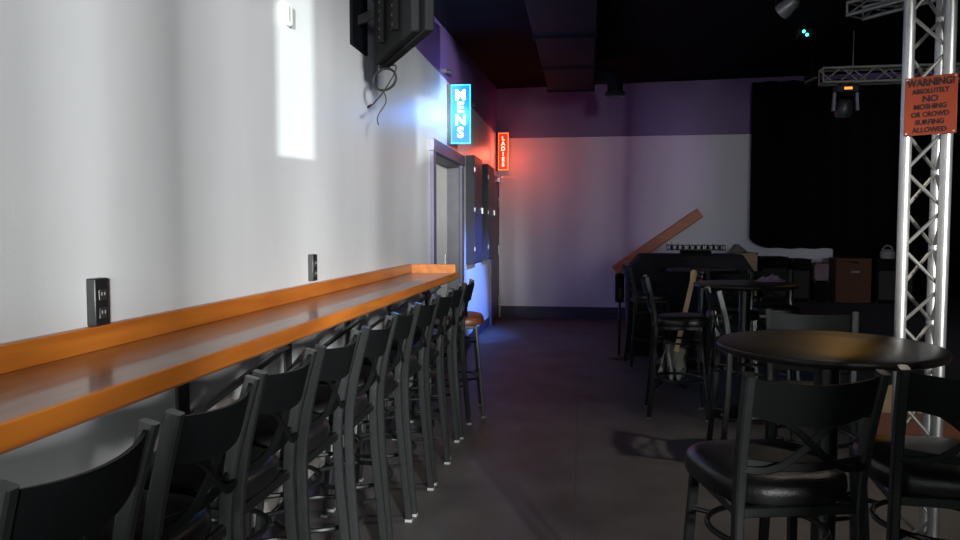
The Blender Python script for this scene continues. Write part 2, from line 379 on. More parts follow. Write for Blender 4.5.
# black stage curtain hanging in front of the back wall
m = MB(); n = 260; vs = []; x0, x1 = 2.58, 7.9
for i in range(n + 1):
    u = i / n; x_ = x0 + (x1 - x0) * u
    y_ = 12.30 + 0.045 * sin(u * 95) + 0.02 * sin(u * 41 + 1)
    zb = 1.20 + 0.006 * sin(u * 95) + (0.16 * math.exp(-((u) / 0.02)))
    for k in range(6):
        z_ = zb + (3.82 - zb) * k / 5; vs.append((x_, y_, z_))
m.add(vs, [(i * 6 + k, (i + 1) * 6 + k, (i + 1) * 6 + k + 1, i * 6 + k + 1) for i in range(n) for k in range(5)], True)
cu_ = m.build('stage_curtain', MT['curtain'])
so = cu_.modifiers.new('thick', 'SOLIDIFY'); so.thickness = 0.008
tag(cu_, 'large black backdrop curtain hanging over the right of the back wall', 'curtain')

m = MB(); n = 200; vs = []
for i in range(n + 1):
    u = i / n; x_ = 3.88 + 4.0 * u
    for k in range(4): vs.append((x_, 12.40 + 0.03 * sin(u * 80), 0.455 + (1.45 - 0.455) * k / 3))
m.add(vs, [(i * 4 + k, (i + 1) * 4 + k, (i + 1) * 4 + k + 1, i * 4 + k + 1) for i in range(n) for k in range(3)], True)
sk = m.build('stage_curtain', MT['curtain']); sk.modifiers.new('thick', 'SOLIDIFY').thickness = 0.008
tag(sk, 'black lower drape reaching the stage floor behind the brown amplifier', 'curtain')

# ceiling duct with round elbow
du = empty('air_duct', (-0.22, 7, 3.5), 0, 'dark rectangular ceiling air duct running towards the back wall', 'duct')
m = MB(); m.bb((-0.53, 2.5, 3.47), (0.08, 10.45, 3.72)); 
m = MB()
for i in range(5):
    a, b = 3.2 + i * 1.45, 3.2 + (i + 1) * 1.45
    m.bb((-0.53, a, 3.42 + 0.00 * i), (0.08, b - 0.03, cz(0, a) - 0.01 if cz(0, a) > 3.44 else 3.45))
    m.bb((-0.55, b - 0.04, 3.40), (0.10, b, cz(0, b) - 0.01))
LP(m, 'duct_trunk', MT['duct'], du, bevel=0.006)
m = MB()
path = [(0.05, 9.9, 3.52)] + [(0.20 + 0.16 * sin(a), 9.9, 3.36 + 0.16 * cos(a)) for a in [R(t) for t in range(0, 95, 15)]] + [(0.36, 9.9, 3.30)]
m.tube(path, 0.10, 20); LP(m, 'elbow', MT['duct'], du)
m = MB(); m.lathe([(0.10, 0.0), (0.135, -0.01), (0.14, -0.05), (0.12, -0.07), (0.02, -0.06)], 24, (0.36, 9.9, 3.29)); LP(m, 'round_vent', MT['black_plastic'], du)

# ================================================================== WALL COUNTER
ct = empty('wall_counter', (-1.28, 3, 1.1), 0, 'long wall-mounted drinks counter with dark plank top and orange wood edging', 'counter')
CY0, CY1 = 0.15, 6.17
LP(MB().bb((XL, CY0, 1.075), (-1.09, CY1 - .02, 1.132)), 'counter_top', MT['bartop'], ct)
LP(MB().bb((-1.09, CY0, 1.088), (-1.068, CY1, 1.140)), 'front_edging', MT['trimwood'], ct, bevel=0.003)['label'] = 'orange wood front edging strip'
LP(MB().bb((XL, CY0, 1.132), (XL + 0.032, CY1 - .02, 1.205)), 'backsplash', MT['trimwood'], ct, bevel=0.003)['label'] = 'orange wood upstand along the wall'
LP(MB().bb((XL, CY1 - 0.02, 1.075), (-1.09, CY1 + 0.012, 1.205)), 'end_board', MT['trimwood'], ct, bevel=0.003)['label'] = 'orange wood board closing the far end'
for y in (1.05, 2.56, 3.55, 4.50, 5.50):
    if y == 1.05: continue
    m = MB()
    m.bb((XL, y - 0.04, 0.62), (XL + 0.012, y + 0.04, 1.075))
    m.bb((XL, y - 0.04, 1.063), (-1.10, y + 0.04, 1.075))
    m.bar([(XL + 0.01, y, 0.77), (-1.10, y, 1.06)], 0.14, 0.012, (0, 1, 0))
    LP(m, 'support_bracket', MT['bracket'], ct)['label'] = 'dark flat steel diagonal bracket'

# ================================================================== STOOLS
def leg_front(s):
    return MB().bar([(s * 0.165, 0.155, 0.735), (s * 0.175, 0.175, 0.5), (s * 0.192, 0.198, 0.2), (s * 0.205, 0.215, 0.015)], 0.030, 0.022, (1, 0, 0))
def leg_rear(s):
    P = []
    for t, y, x in [(0.015, -0.235, .198), (0.15, -0.222, .194), (0.35, -0.205, .186), (0.55, -0.19, .178), (0.72, -0.185, .174), (0.80, -0.19, .174), (0.92, -0.21, .177), (1.02, -0.235, .181), (1.12, -0.262, .185)]:
        P.append((s * x, y, t))
    return MB().bar(P, 0.027, 0.036, (1, 0, 0))
def seat_mesh():
    mb = MB(); N = 40; vs = []; fs = []
    rings = [(0.90, 0.735), (0.985, 0.742), (1.0, 0.765), (0.985, 0.788), (0.93, 0.803), (0.8, 0.812), (0.55, 0.817), (0.25, 0.819)]
    for k, z in rings:
        for j in range(N):
            a = 2 * pi * j / N; c, s_ = cos(a), sin(a)
            e = 2 / 2.9
            px = (abs(c) ** e) * (1 if c >= 0 else -1); py = (abs(s_) ** e) * (1 if s_ >= 0 else -1)
            wd = 0.215 + 0.014 * py
            vs.append((px * wd * k, py * 0.212 * k + 0.018, z + 0.004 * py))
    for i in range(len(rings) - 1):
        for j in range(N): fs.append((i * N + j, i * N + (j + 1) % N, (i + 1) * N + (j + 1) % N, (i + 1) * N + j))
    fs.append(list(range(N))[::-1]); fs.append([(len(rings) - 1) * N + j for j in range(N)])
    return mb.add(vs, fs, True)
def ring(z, r, rt):
    return MB().tube([(r * cos(2 * pi * i / 36), 0.0 + r * sin(2 * pi * i / 36), z) for i in range(36)], rt, 8, True)
def back_rail(z0, z1, bow, w_=0.188, th=0.010):
    mb = MB(); n = 14; vs = []
    for i in range(n + 1):
        u = -1 + 2 * i / n
        for (z, dy) in ((z0, 0.0), (z1, -0.028)):
            for q in (0, th):
                zz = z - (0.026 if z == z0 else 0.012) * (1 - u * u)
                vs.append((u * w_, -0.236 + dy + q - bow * (1 - u * u), zz))
    fs = []
    for i in range(n):
        o = i * 4
        fs += [(o, o + 4, o + 6, o + 2), (o + 1, o + 3, o + 7, o + 5), (o, o + 1, o + 5, o + 4), (o + 2, o + 6, o + 7, o + 3)]
    fs += [(0, 2, 3, 1), (n * 4, n * 4 + 1, n * 4 + 3, n * 4 + 2)]
    return mb.add(vs, fs, True)
def make_stool(label, cat='bar stool'):
    root = empty('bar_stool', (0, 0, 0), 0, label, cat)
    seat_mesh().build('seat', MT['vinyl'], root)
    m = MB(); m.bar([(0.15 * cos(a) * 1.1, 0.14 * sin(a) * 1.1, 0.722) for a in [2 * pi * i / 28 for i in range(28)]], 0.025, 0.02, (0, 0, 1), True)
    for s in (-1, 1): m.bar([(s * 0.175, -0.185, 0.722), (s * 0.165, 0.155, 0.722)], 0.03, 0.02, (0, 0, 1))
    m.bar([(-0.175, -0.185, 0.722), (0.175, -0.185, 0.722)], 0.03, 0.02, (0, 0, 1)); m.bar([(-0.165, 0.155, 0.722), (0.165, 0.155, 0.722)], 0.03, 0.02, (0, 0, 1))
    m.build('seat_frame', MT['black_metal'], root)
    for s in (-1, 1):
        for fn, gx, gy in ((leg_front, 0.205, 0.215), (leg_rear, 0.198, -0.235)):
            lg = fn(s).build('leg', MT['frame'], root)
            MB().box((s * gx, gy, 0.007), (0.030, 0.036, 0.014)).build('glide', MT['glide'], lg)['label'] = 'grey plastic foot glide'
    back_rail(1.005, 1.108, 0.040, 0.176).build('top_rail', MT['rail'], root)
    m = MB()
    for s in (-1, 1):   # two curved slats crossing in the back
        m.bar(arc(12, lambda t: (s * (-0.174 + 0.348 * t), -0.205 - 0.03 * (0.955 - t * 0.12 - 0.8) / 0.2 * 0.9 - 0.022 * sin(pi * t) - (0.004 if s > 0 else 0), 1.0 - 0.15 * t + 0.03 * sin(2 * pi * t))), 0.020, 0.010, (0, 0.3, 1))
    m.build('cross_slats', MT['rail'], root)
    m = MB(); m.bar(arc(12, lambda t: (-0.173 + 0.346 * t, -0.196 - 0.02 * sin(pi * t), 0.865 - 0.012 * sin(pi * t))), 0.024, 0.010, (0, 0.2, 1))
    m.build('lower_rail', MT['rail'], root)
    m = ring(0.30, 0.188, 0.0105)
    for sx in (-1, 1):
        for sy, lx, ly in ((1, 0.187, 0.19), (-1, 0.19, -0.208)):
            a = atan2(ly, lx * sx)
            m.tube([(0.186 * cos(a), 0.186 * sin(a), 0.30), (sx * lx, ly, 0.30)], 0.009, 8)
    m.build('foot_ring', MT['black_metal'], root)
    m = ring(0.60, 0.172, 0.009)
    for sx in (-1, 1):
        for ly, lx in ((0.166, 0.17), (-0.188, 0.181)):
            a = atan2(ly, lx * sx)
            m.tube([(0.17 * cos(a), 0.17 * sin(a), 0.60), (sx * lx, ly, 0.60)], 0.008, 8)
    m.build('brace_ring', MT['black_metal'], root)
    return root
proto = make_stool('black bar stool at the wall counter, only a post showing at the left edge')
GA, GB = 'bar stools along the wall counter', 'bar stools around the round tables'
proto.location = (-1.10, 0.68, 0); proto.rotation_euler = (0, 0, R(90)); proto['group'] = GA
ordn = ['its top rail lowest in the left corner', 'second full back from the bottom left', 'third full back from the bottom left', 'fourth full back from the bottom left',
        'fifth full back from the bottom left', 'sixth full back from the bottom left', 'fourth from the far end of those facing it', 'third from the far end of those facing it', 'second last of those facing it', 'last one before the red seated stool']
ys = [1.155, 1.60, 2.045, 2.49, 2.95, 3.44, 3.92, 4.40, 4.88, 5.36]
for i, y in enumerate(ys):
    o = copy_tree(proto)
    o.location = (-1.115 + 0.008 * sin(i * 2.1), y, 0); o.rotation_euler = (0, 0, R(90 + (0.5 if i < 4 else 1.6) * sin(i * 1.7)))
    o['label'] = 'black bar stool facing the wall counter, %s' % ordn[i]
o = copy_tree(proto); o.location = (-1.05, 5.93, 0); o.rotation_euler = (0, 0, R(-78))
o['label'] = 'black bar stool with red brown wooden seat at the far end of the counter'
for ch in [k for k in bpy.data.objects if k.parent == o and k.name.startswith('seat') and not k.name.startswith('seat_frame')]:
    ch.data = ch.data.copy(); ch.data.materials[0] = MT['redwood']; ch['label'] = 'red brown wooden seat'
for x, y, rz, lab in [
    (0.548, 2.30, 13, 'black vinyl bar stool in front of the nearest round table, whole back in view'),
    (1.075, 2.42, -4, 'black vinyl bar stool cut off by the right edge beside the nearest round table'),
    (1.07, 4.92, -88, 'black bar stool seen side on between the nearest round table and the middle one'),
    (0.99, 3.37, 168, 'black bar stool behind the nearest round table, facing the camera, posts lit white'),
    (0.745, 6.12, -92, 'black bar stool left of the middle round table, two pale lit back posts'),
    (1.25, 6.60, 174, 'black bar stool behind the middle round table with its top rail above the table'),
    (1.70, 7.06, 174, 'black bar stool at far right of the middle round table, purple cloth above it'),
    (0.70, 8.28, -84, 'dark bar stool left of the farthest round table near the covered desk'),
]:
    o = copy_tree(proto); o.location = (x, y, 0); o.rotation_euler = (0, 0, R(rz)); o['label'] = lab; o['group'] = GB

# ================================================================== ROUND TABLES
def make_table(label):
    t = empty('round_bar_table', (0, 0, 0), 0, label, 'table', 'round pedestal tables')
    MB().lathe([(0.28, 1.036), (0.384, 1.038), (0.396, 1.044), (0.400, 1.055), (0.396, 1.066), (0.386, 1.070), (0.2, 1.0705)], 72).build('table_top', MT['tabletop'], t)
    MB().lathe([(0.14, 1.036), (0.14, 1.028), (0.045, 1.02), (0.043, 0.05), (0.05, 0.035)], 28).build('column', MT['black_metal'], t)
    MB().lathe([(0.27, 0.0), (0.275, 0.008), (0.26, 0.016), (0.12, 0.03), (0.055, 0.045), (0.05, 0.06)], 40).build('base', MT['black_metal'], t)
    return t
t0 = make_table('nearest round black pedestal table, in front of the aluminium truss'); t0.location = (0.905, 2.93, 0)
for x, y, l in [(1.268, 6.175, 'middle round black pedestal table, pale glint on its front rim'), (1.262, 8.35, 'farthest round black pedestal table, in front of the covered desk')]:
    o = copy_tree(t0); o.location = (x, y, 0); o['label'] = l

# ================================================================== TELEVISION ON ARM
tv = empty('wall_television', (-1.047, 4.137, 2.81), R(-60.9), 'black flat television swung out from the left wall, seen from behind', 'television')
MB().box((0, 0.02, 0), (1.0, 0.05, 0.62)).build('screen_panel', MT['tv_plastic'], tv, bevel=0.008)
MB().box((0, 0.0465, 0.0), (0.96, 0.004, 0.57)).build('screen', MT['screen'], tv)
MB().prism([(-0.42, -0.30), (0.42, -0.30), (0.42, 0.18), (0.36, 0.24), (-0.36, 0.24), (-0.42, 0.18)], -0.055, -0.005).build('rear_housing', MT['tv_plastic'], tv, bevel=0.012)
for s in (-0.15, 0.15):
    m = MB(); m.box((s, -0.07, 0), (0.035, 0.03, 0.46)); rl = m.build('mounting_rail', MT['tv_plastic'], tv)
    m2 = MB()
    for k in range(9): m2.tube([(s, -0.084, -0.2 + k * 0.05), (s, -0.087, -0.2 + k * 0.05)], 0.008, 10)
    m2.build('rail_holes', MT['bracket'], rl)
mo = empty('swivel_wall_mount', (XL, 4.75, 2.85), 0, 'black steel swivel mount holding the television to the left wall', 'wall mount')
M_ = lambda mb, n, mt, **k: LP(mb, n, mt, mo, **k)
M_(MB().bb((XL, 4.62, 2.68), (XL + 0.02, 4.95, 3.10)), 'plate_with_shadow', MT['tv_plastic'])  # mount plate, enlarged in matt black to double as the television's shadow
M_(MB().bar([(XL + 0.02, 4.75, 2.86), (-1.24, 4.52, 2.86)], 0.06, 0.03, (0, 0, 1)), 'arm', MT['bracket'])
M_(MB().bar([(-1.24, 4.52, 2.86), (-1.135, 4.09, 2.86)], 0.05, 0.03, (0, 0, 1)), 'arm', MT['bracket'])
M_(MB().lathe([(0.03, -0.06), (0.03, 0.06)], 16, (-1.24, 4.52, 2.86)), 'pivot', MT['bracket'])
# dangling leads
m = MB()
cx, cy, cz0 = -1.24, 4.50, 2.50
m.tube(arc(28, lambda t: (cx + 0.085 * sin(2 * pi * t) , cy - 0.05 * sin(2 * pi * t) , cz0 - 0.07 - 0.10 * (1 - cos(2 * pi * t)) / 2 * 1.3 + 0.06)), 0.008, 8)
tag(m.build('coiled_cable', MT['cable']), 'thick black cable loop hanging below the television', 'cable')
m = MB()
m.tube(arc(30, lambda t: (cx - 0.03 + 0.12 * sin(5.2 * t + 0.3) * (1 - 0.3 * t), cy - 0.03 * sin(6 * t), cz0 + 0.0 - 0.26 * t + 0.05 * sin(7 * t))), 0.0045, 6)
m.tube(arc(16, lambda t: (cx - 0.01 - 0.03 * t + 0.02 * sin(6 * t), cy + 0.02, cz0 - 0.15 - 0.2 * t)), 0.004, 6)
tag(m.build('loose_lead', MT['cable']), 'thin tangled black lead dangling under the television', 'cable')

# ================================================================== SMALL WALL ITEMS
for y, z, lab in [(2.075, 1.272, 'black power outlet box on the wall above the near part of the counter'), (3.885, 1.285, 'black power outlet box on the wall above the middle of the counter')]:
    p = empty('power_outlet', (XL, y, z), 0, lab, 'outlet', 'outlet boxes above the counter')
    MB().box((0.016, 0, 0.006), (0.032, 0.062, 0.146)).build('outlet_box', MT['black_plastic'], p, bevel=0.004)
    for dz in (-0.028, 0.028):
        r = MB().box((0.0335, 0, dz), (0.005, 0.034, 0.034)).build('receptacle', MT['slot'], p, bevel=0.004)
        m = MB(); m.box((0.0365, -0.007, dz + 0.003), (0.002, 0.003, 0.010)); m.box((0.0365, 0.007, dz + 0.003), (0.002, 0.003, 0.010)); m.build('slots', MT['glide'], r)
s = empty('wall_sensor', (XL, 3.60, 2.575), 0, 'small white plastic sensor high on the left wall', 'sensor')
MB().box((0.012, 0, 0), (0.024, 0.062, 0.105)).build('sensor_body', MT['white_plastic'], s, bevel=0.006)
MB().box((0.0245, -0.012, 0.0), (0.003, 0.014, 0.075)).build('sensor_strip', MT['glide'], s)

# tall shallow cases hanging between the two doors
for (y0, y1, lab) in [(9.22, 9.92, 'tall shallow dark wall case, nearer one of the two beside the doorway'), (10.52, 11.22, 'tall shallow dark wall case, farther one of the two, next to the corner door')]:
    c = empty('wall_case', (XL, (y0 + y1) / 2, 1.06), 0, lab, 'wall case', 'tall wall cases')
    LP(MB().bb((XL, y0, 1.06), (XL + 0.105, y1, 2.43)), 'case_body', MT['case_side'], c, bevel=0.004)
    LP(MB().bb((XL + 0.106, y0 + 0.02, 1.08), (XL + 0.112, y1 - 0.02, 2.41)), 'case_door', MT['case_front'], c)
    m = MB(); [m.box((XL + 0.112, y0 + 0.02, z), (0.014, 0.02, 0.05)) for z in (1.25, 1.75, 2.25)]; m.box((XL + 0.118, y1 - 0.04, 1.75), (0.02, 0.02, 0.07)); LP(m, 'latches', MT['steel'], c)

# edge lit washroom signs
def lit_sign(name, lab, y, z0, z1, word, px, w_, pm, em, tm, lc, lp, sz):
    zc = (z0 + z1) / 2; h = z1 - z0
    g = empty(name, (XL, y, zc), 0, lab, 'sign')
    MB().box((0.022, 0.02, 0), (0.044, 0.05, h + 0.03)).build('mounting_bar', MT['black_plastic'], g)
    MB().box((0.044 + w_ / 2, 0, 0), (w_ - 0.012, 0.008, h - 0.012)).build('acrylic_panel', pm, g)
    m = MB(); t = 0.012
    m.box((0.044 + w_, 0, 0), (t, 0.014, h + t)); m.box((0.044 + w_ / 2, 0, h / 2), (w_, 0.014, t)); m.box((0.044 + w_ / 2, 0, -h / 2), (w_, 0.014, t)); m.box((0.050, 0, 0), (t * .6, 0.014, h))
    m.build('lit_edge', em, g)
    n = len(word); step = h * 0.86 / n
    for k, chh in enumerate(word):
        text('letter', chh, sz, tm, g, (0.044 + w_ * 0.5, -0.0065, h * 0.43 - step * (k + 0.5)), (R(90), 0, 0), 0.002, bold=sz * 0.035)
    ld = bpy.data.lights.new(name + '_glow', 'POINT'); ld.energy = lp; ld.color = lc; ld.shadow_soft_size = 0.12
    lo = bpy.data.objects.new(name + '_glow', ld); col.objects.link(lo); lo.parent = g; lo.location = (0.16, -0.10, 0) if word == 'MENS' else (0.24, -0.42, -0.1)
    return g
lit_sign('mens_washroom_sign', 'blue glowing vertical MENS sign sticking out above the doorway', 7.95, 2.43, 3.05, 'MENS', 0, 0.21, MT['mens_panel'], MT['mens_edge'], MT['mens_text'], (0.06, 0.28, 1.0), 14.0, 0.155)
lit_sign('ladies_washroom_sign', 'red glowing vertical LADIES sign sticking out at the far corner', 12.30, 2.49, 3.09, 'LADIES', 0, 0.165, MT['ladies_panel'], MT['ladies_edge'], MT['ladies_text'], (1.0, 0.11, 0.06), 13.0, 0.092)
for y, z, lab in [(7.75, 3.16, 'small dark fitting on the wall just above the MENS sign'), (9.75, 3.14, 'small dark fitting on the paint border between the two lit signs')]:
    m = MB(); m.box((XL + 0.02, y, z), (0.04, 0.05, 0.035)); m.tube([(XL + 0.04, y, z), (XL + 0.09, y, z - 0.01)], 0.014)
    tag(m.build('small_wall_fitting', MT['black_plastic']), lab, 'fitting')

# slanting timber rail on the back wall
a, b = Vector((0.47, 12.38, 0.82)), Vector((1.82, 12.38, 1.77))
dr = empty('slanting_timber_rail', tuple((a + b) / 2), 0, 'orange wooden rail slanting up across the back wall', 'rail')
dd = (b - a).normalized()
m = MB(); m.bar([a, b], 0.165, 0.085, Vector((-dd.z, 0, dd.x))); LP(m, 'timber', MT['beamwood'], dr)
m = MB()
for t in (0.15, 0.5, 0.85):
    q = a.lerp(b, t); m.tube([(q.x, 12.42, q.z), (q.x, 12.5, q.z)], 0.015)
LP(m, 'standoffs', MT['steel'], dr)

# ================================================================== VERTICAL TRUSS + WARNING SIGN
A, B, C = Vector((1.352, 3.42, 0)), Vector((1.478, 3.34, 0)), Vector((1.522, 3.525, 0))
tr = empty('lighting_truss_tower', (1.45, 3.43, 0), 0, 'upright triangular aluminium truss tower carrying the orange warning sign', 'truss')
TOPZ = cz(1.45, 3.43) - 0.02
for P, r_ in ((A, 0.023), (B, 0.023), (C, 0.021)):
    LP(MB().tube([P + Vector((0, 0, 0.02)), P + Vector((0, 0, TOPZ))], r_, 16), 'main_tube', MT['alu'], tr)
stp = 0.165
for P, Q, ph in ((A, B, 0), (B, C, 1), (C, A, 0)):
    m = MB(); z = 0.10; k = ph; pts = []
    while z < TOPZ - 0.05:
        pts.append((P if k % 2 == 0 else Q) + Vector((0, 0, z))); z += stp; k += 1
    for i in range(len(pts) - 1): m.tube([pts[i], pts[i + 1]], 0.0075, 8)
    LP(m, 'diagonal_lacing', MT['alu_dark'], tr)
m = MB(); m.bb((1.25, 3.23, 0.0), (1.65, 3.63, 0.018)); LP(m, 'base_plate', MT['bracket'], tr)
ang = atan2(B.y - A.y, B.x - A.x)
nv = Vector((sin(ang), -cos(ang), 0))
sc = (A + B) / 2 + nv * 0.034 + Vector((0.018 * cos(ang), 0.018 * sin(ang), 2.015))
sg = empty('warning_sign', tuple(sc), ang, 'orange red warning notice with black capitals fixed to the truss tower', 'sign')
SWD, SHT = 0.190, 0.242
MB().box((0, 0, 0), (SWD, 0.006, SHT)).build('sign_board', MT['sign_red'], sg, bevel=0.002)
for wd, z, sz_, sq in [('WARNING!', 0.094, 0.042, 0.80), ('ABSOLUTELY', 0.059, 0.028, 0.80), ('NO', 0.027, 0.036, 1.0), ('MOSHING', -0.005, 0.029, 0.90), ('OR CROWD', -0.037, 0.029, 0.84), ('SURFING', -0.069, 0.029, 0.90), ('ALLOWED', -0.101, 0.029, 0.90)]:
    text('lettering', wd, sz_, MT['sign_ink'], sg, (0, -0.0045, z), (R(90), 0, 0), 0.0006, bold=sz_ * 0.03, squeeze=sq)
m = MB(); [m.tube([(x_, -0.005, z_), (x_, -0.002, z_)], 0.004, 8) for x_ in (-0.086, 0.086) for z_ in (-0.112, 0.112)]; m.build('screws', MT['steel'], sg)

# ================================================================== HORIZONTAL TRUSSES
def flat_truss(name, lab, p0, p1, w_, h_, nb, r_=0.017, mt='alu_dark'):
    p0, p1 = Vector(p0), Vector(p1); d = (p1 - p0).normalized(); sd = Vector((-d.y, d.x, 0)).normalized()
    g = empty(name, tuple(p0), 0, lab, 'truss')
    cs = [sd * (w_ / 2) * a_ + Vector((0, 0, h_ / 2 * b_)) for a_, b_ in ((-1, 1), (1, 1), (1, -1), (-1, -1))]
    for c in cs: LP(MB().tube([p0 + c, p1 + c], r_, 12), 'main_tube', MT[mt], g)
    Ln = (p1 - p0).length
    for q in range(4):
        m = MB(); c0, c1 = cs[q], cs[(q + 1) % 4]
        m.tube([p0 + c0, p0 + c1], r_ * .5, 8)
        for k in range(nb):
            u, v_ = k / nb, (k + 1) / nb
            a_, b_ = (c0, c1) if k % 2 == 0 else (c1, c0)
            m.tube([p0.lerp(p1, u) + a_, p0.lerp(p1, v_) + b_], r_ * 0.45, 6)
        LP(m, 'diagonal_lacing', MT[mt], g)
    return g
flat_truss('overhead_truss', 'horizontal aluminium truss hanging across the stage behind the tower', (2.66, 9.08, 3.255), (7.2, 9.08, 3.255), 0.16, 0.16, 24)
flat_truss('overhead_truss', 'aluminium truss end slanting out of the top edge of the picture', (2.22, 6.7, 3.33), (3.55, 5.0, 3.33), 0.22, 0.10, 9)
hang = [(3.0, 9.08), (6.5, 9.08)]
for x_, y_ in hang:
    tag(MB().tube([(x_, y_, 3.33), (x_, y_, cz(x_, y_))], 0.006, 6).build('hanging_rod', MT['steel']), 'thin steel rod hanging the stage truss from the ceiling, %s one' % ('left' if x_ < 4 else 'right'), 'rod')

# ================================================================== STAGE LIGHTS
def par_can(name, lab, loc, target, colour, power, mt='can', spot=50, beam=True, rr=0.075):
    g = empty(name, loc, 0, lab, 'stage light')
    dv = (Vector(target) - Vector(loc)).normalized(); q = dv.to_track_quat('-Z', 'Y').to_matrix().to_4x4()
    MB().lathe([(rr * .5, 0.10), (rr * .85, 0.07), (rr * .9, 0.0), (rr, -0.02), (rr, -0.07), (rr * .92, -0.07), (rr * .85, -0.03), (rr * .1, -0.02)], 24, (0, 0, 0), q).build('lamp_housing', MT[mt], g)
    top = cz(loc[0], loc[1]) - loc[2]
    m = MB(); m.bar([(-rr - .02, 0, 0), (-rr - .02, 0, min(0.1, top * .6)), (rr + .02, 0, min(0.1, top * .6)), (rr + .02, 0, 0)], 0.02, 0.006, (0, 1, 0)); m.tube([(0, 0, min(0.1, top * .6)), (0, 0, top - 0.006)], 0.012)
    m.build('yoke', MT['black_metal'], g)
    if beam:
        ld = bpy.data.lights.new(name + '_beam', 'SPOT'); ld.energy = power; ld.color = colour; ld.spot_size = R(spot); ld.spot_blend = 0.8; ld.shadow_soft_size = 0.06
        lo = bpy.data.objects.new(name + '_beam', ld); col.objects.link(lo); lo.parent = g; lo.location = dv * 0.09
        lo.rotation_euler = dv.to_track_quat('-Z', 'Y').to_euler()
    return g
par_can('par_stage_light', 'grey can stage light hanging at the top edge above the middle tables', (1.75, 7.0, 3.47), (-1.45, 10.0, 0.75), (0.12, 0.26, 1.0), 4500, spot=22)
par_can('added_purple_fill', 'added dark can lamp above the right of the room, purple fill for the back wall', (2.9, 10.3, 3.45), (0.2, 12.4, 2.3), (0.6, 0.14, 0.9), 26, 'black_metal', spot=70)  # can and beam added as purple fill on the back wall
par_can('amber_wash_light', 'dark can stage light above the nearest tables giving amber light', (1.9, 4.3, 3.25), (0.35, 3.9, 0.0), (1.0, 0.86, 0.70), 140, 'black_metal', spot=85)
# moving head under the truss
g = empty('moving_head_light', (2.93, 9.08, 3.06), 0, 'dark moving head light with amber display hanging under the stage truss', 'stage light')
MB().box((0, 0, 0.04), (0.24, 0.17, 0.085)).build('base_box', MT['black_plastic'], g, bevel=0.01)
MB().box((0.0, -0.087, 0.04), (0.085, 0.004, 0.026)).build('amber_display', MT['amber_led'], g)['label'] = 'glowing amber display'
MB().bar([(-0.12, 0, 0.0), (-0.13, 0, -0.2)], 0.05, 0.03, (0, 1, 0)).build('yoke_arm', MT['can'], g)
MB().bar([(0.12, 0, 0.0), (0.13, 0, -0.2)], 0.05, 0.03, (0, 1, 0)).build('yoke_arm', MT['can'], g)
MB().lathe([(0.06, 0.10), (0.09, 0.06), (0.095, -0.06), (0.085, -0.10), (0.02, -0.09)], 24, (0, 0, -0.17), Euler((R(15), 0, 0)).to_matrix().to_4x4()).build('head', MT['bracket'], g)
ld = bpy.data.lights.new('moving_head_beam', 'SPOT'); ld.energy = 9; ld.color = (1.0, 0.50, 0.08); ld.spot_size = R(34); ld.spot_blend = 0.9; ld.shadow_soft_size = 0.09
lo = bpy.data.objects.new('moving_head_beam', ld); col.objects.link(lo); lo.parent = g; lo.location = (-0.03, -0.14, -0.18)
lo.rotation_euler = (Vector((0.85, 2.45, 0.8)) - Vector((2.9, 8.94, 2.88))).to_track_quat('-Z', 'Y').to_euler()
m = MB(); m.tube([(-0.06, 0, 0.08), (-0.06, 0, 0.115)], 0.012); m.tube([(0.06, 0, 0.08), (0.06, 0, 0.115)], 0.012); m.build('clamps', MT['black_metal'], g)
# small projector lamp with two cyan spots
g = empty('effect_projector', (2.32, 8.5, 3.60), 0, 'small black effect projector with two cyan glowing spots on the ceiling', 'effect light')
MB().box((0, 0.06, 0.02), (0.16, 0.1, 0.09)).build('projector_body', MT['black_plastic'], g, bevel=0.01)
m = MB(); m.tube([(0, 0.06, 0.06), (0, 0.06, cz(2.32, 8.56) - 3.6)], 0.012); m.build('stem', MT['black_metal'], g)
for dx, dz in ((-0.017, 0.018), (0.017, -0.018)):
    MB().lathe([(0.016, 0.0), (0.016, 0.012), (0.006, 0.016)], 14, (0, 0, 0), Matrix.Translation((dx, 0.012, dz + 0.01)) @ Euler((R(90), 0, 0)).to_matrix().to_4x4()).build('lens', MT['cyan_led'], g)['label'] = 'glowing cyan lens'

# ================================================================== BACK OF ROOM EQUIPMENT
g = empty('covered_mixing_desk', (1.2, 9.1, 0), 0, 'wide desk under a black cover in front of the slanting rail', 'desk')
m = MB(); m.prism([(-0.70, 0.0), (0.72, 0.0), (0.74, 1.0), (0.60, 1.21), (-0.56, 1.21), (-0.72, 1.02)], -0.22, 0.28); m.build('cover', MT['black_cloth'], g, bevel=0.03, seg=3)
g = empty('glass_rack', (1.30, 9.15, 1.21), 0, 'black wire rack of small upright pieces on top of the covered desk', 'rack')
m = MB(); m.box((0, 0, 0.02), (0.34, 0.2, 0.04)); m.build('rack_base', MT['tv_plastic'], g)
m = MB()
for z in (0.05, 0.10): m.tube([(-0.33, -0.08, z), (0.33, -0.08, z), (0.33, 0.08, z), (-0.33, 0.08, z)], 0.005, 6, True)
for i in range(12):
    x_ = -0.33 + 0.06 * i
    m.tube([(x_, -0.08, 0.03), (x_, -0.08, 0.10 + 0.05 * random.random())], 0.004, 6); m.tube([(x_, 0.08, 0.03), (x_, 0.08, 0.12)], 0.004, 6)
m.build('wire_frame', MT['black_metal'], g)
m = MB()
for i in range(9): m.lathe([(0.012, 0), (0.018, 0.03), (0.014, 0.05), (0.006, 0.06)], 10, (-0.28 + 0.07 * i, 0.0, 0.04))
m.build('knobs', MT['tv_plastic'], g)

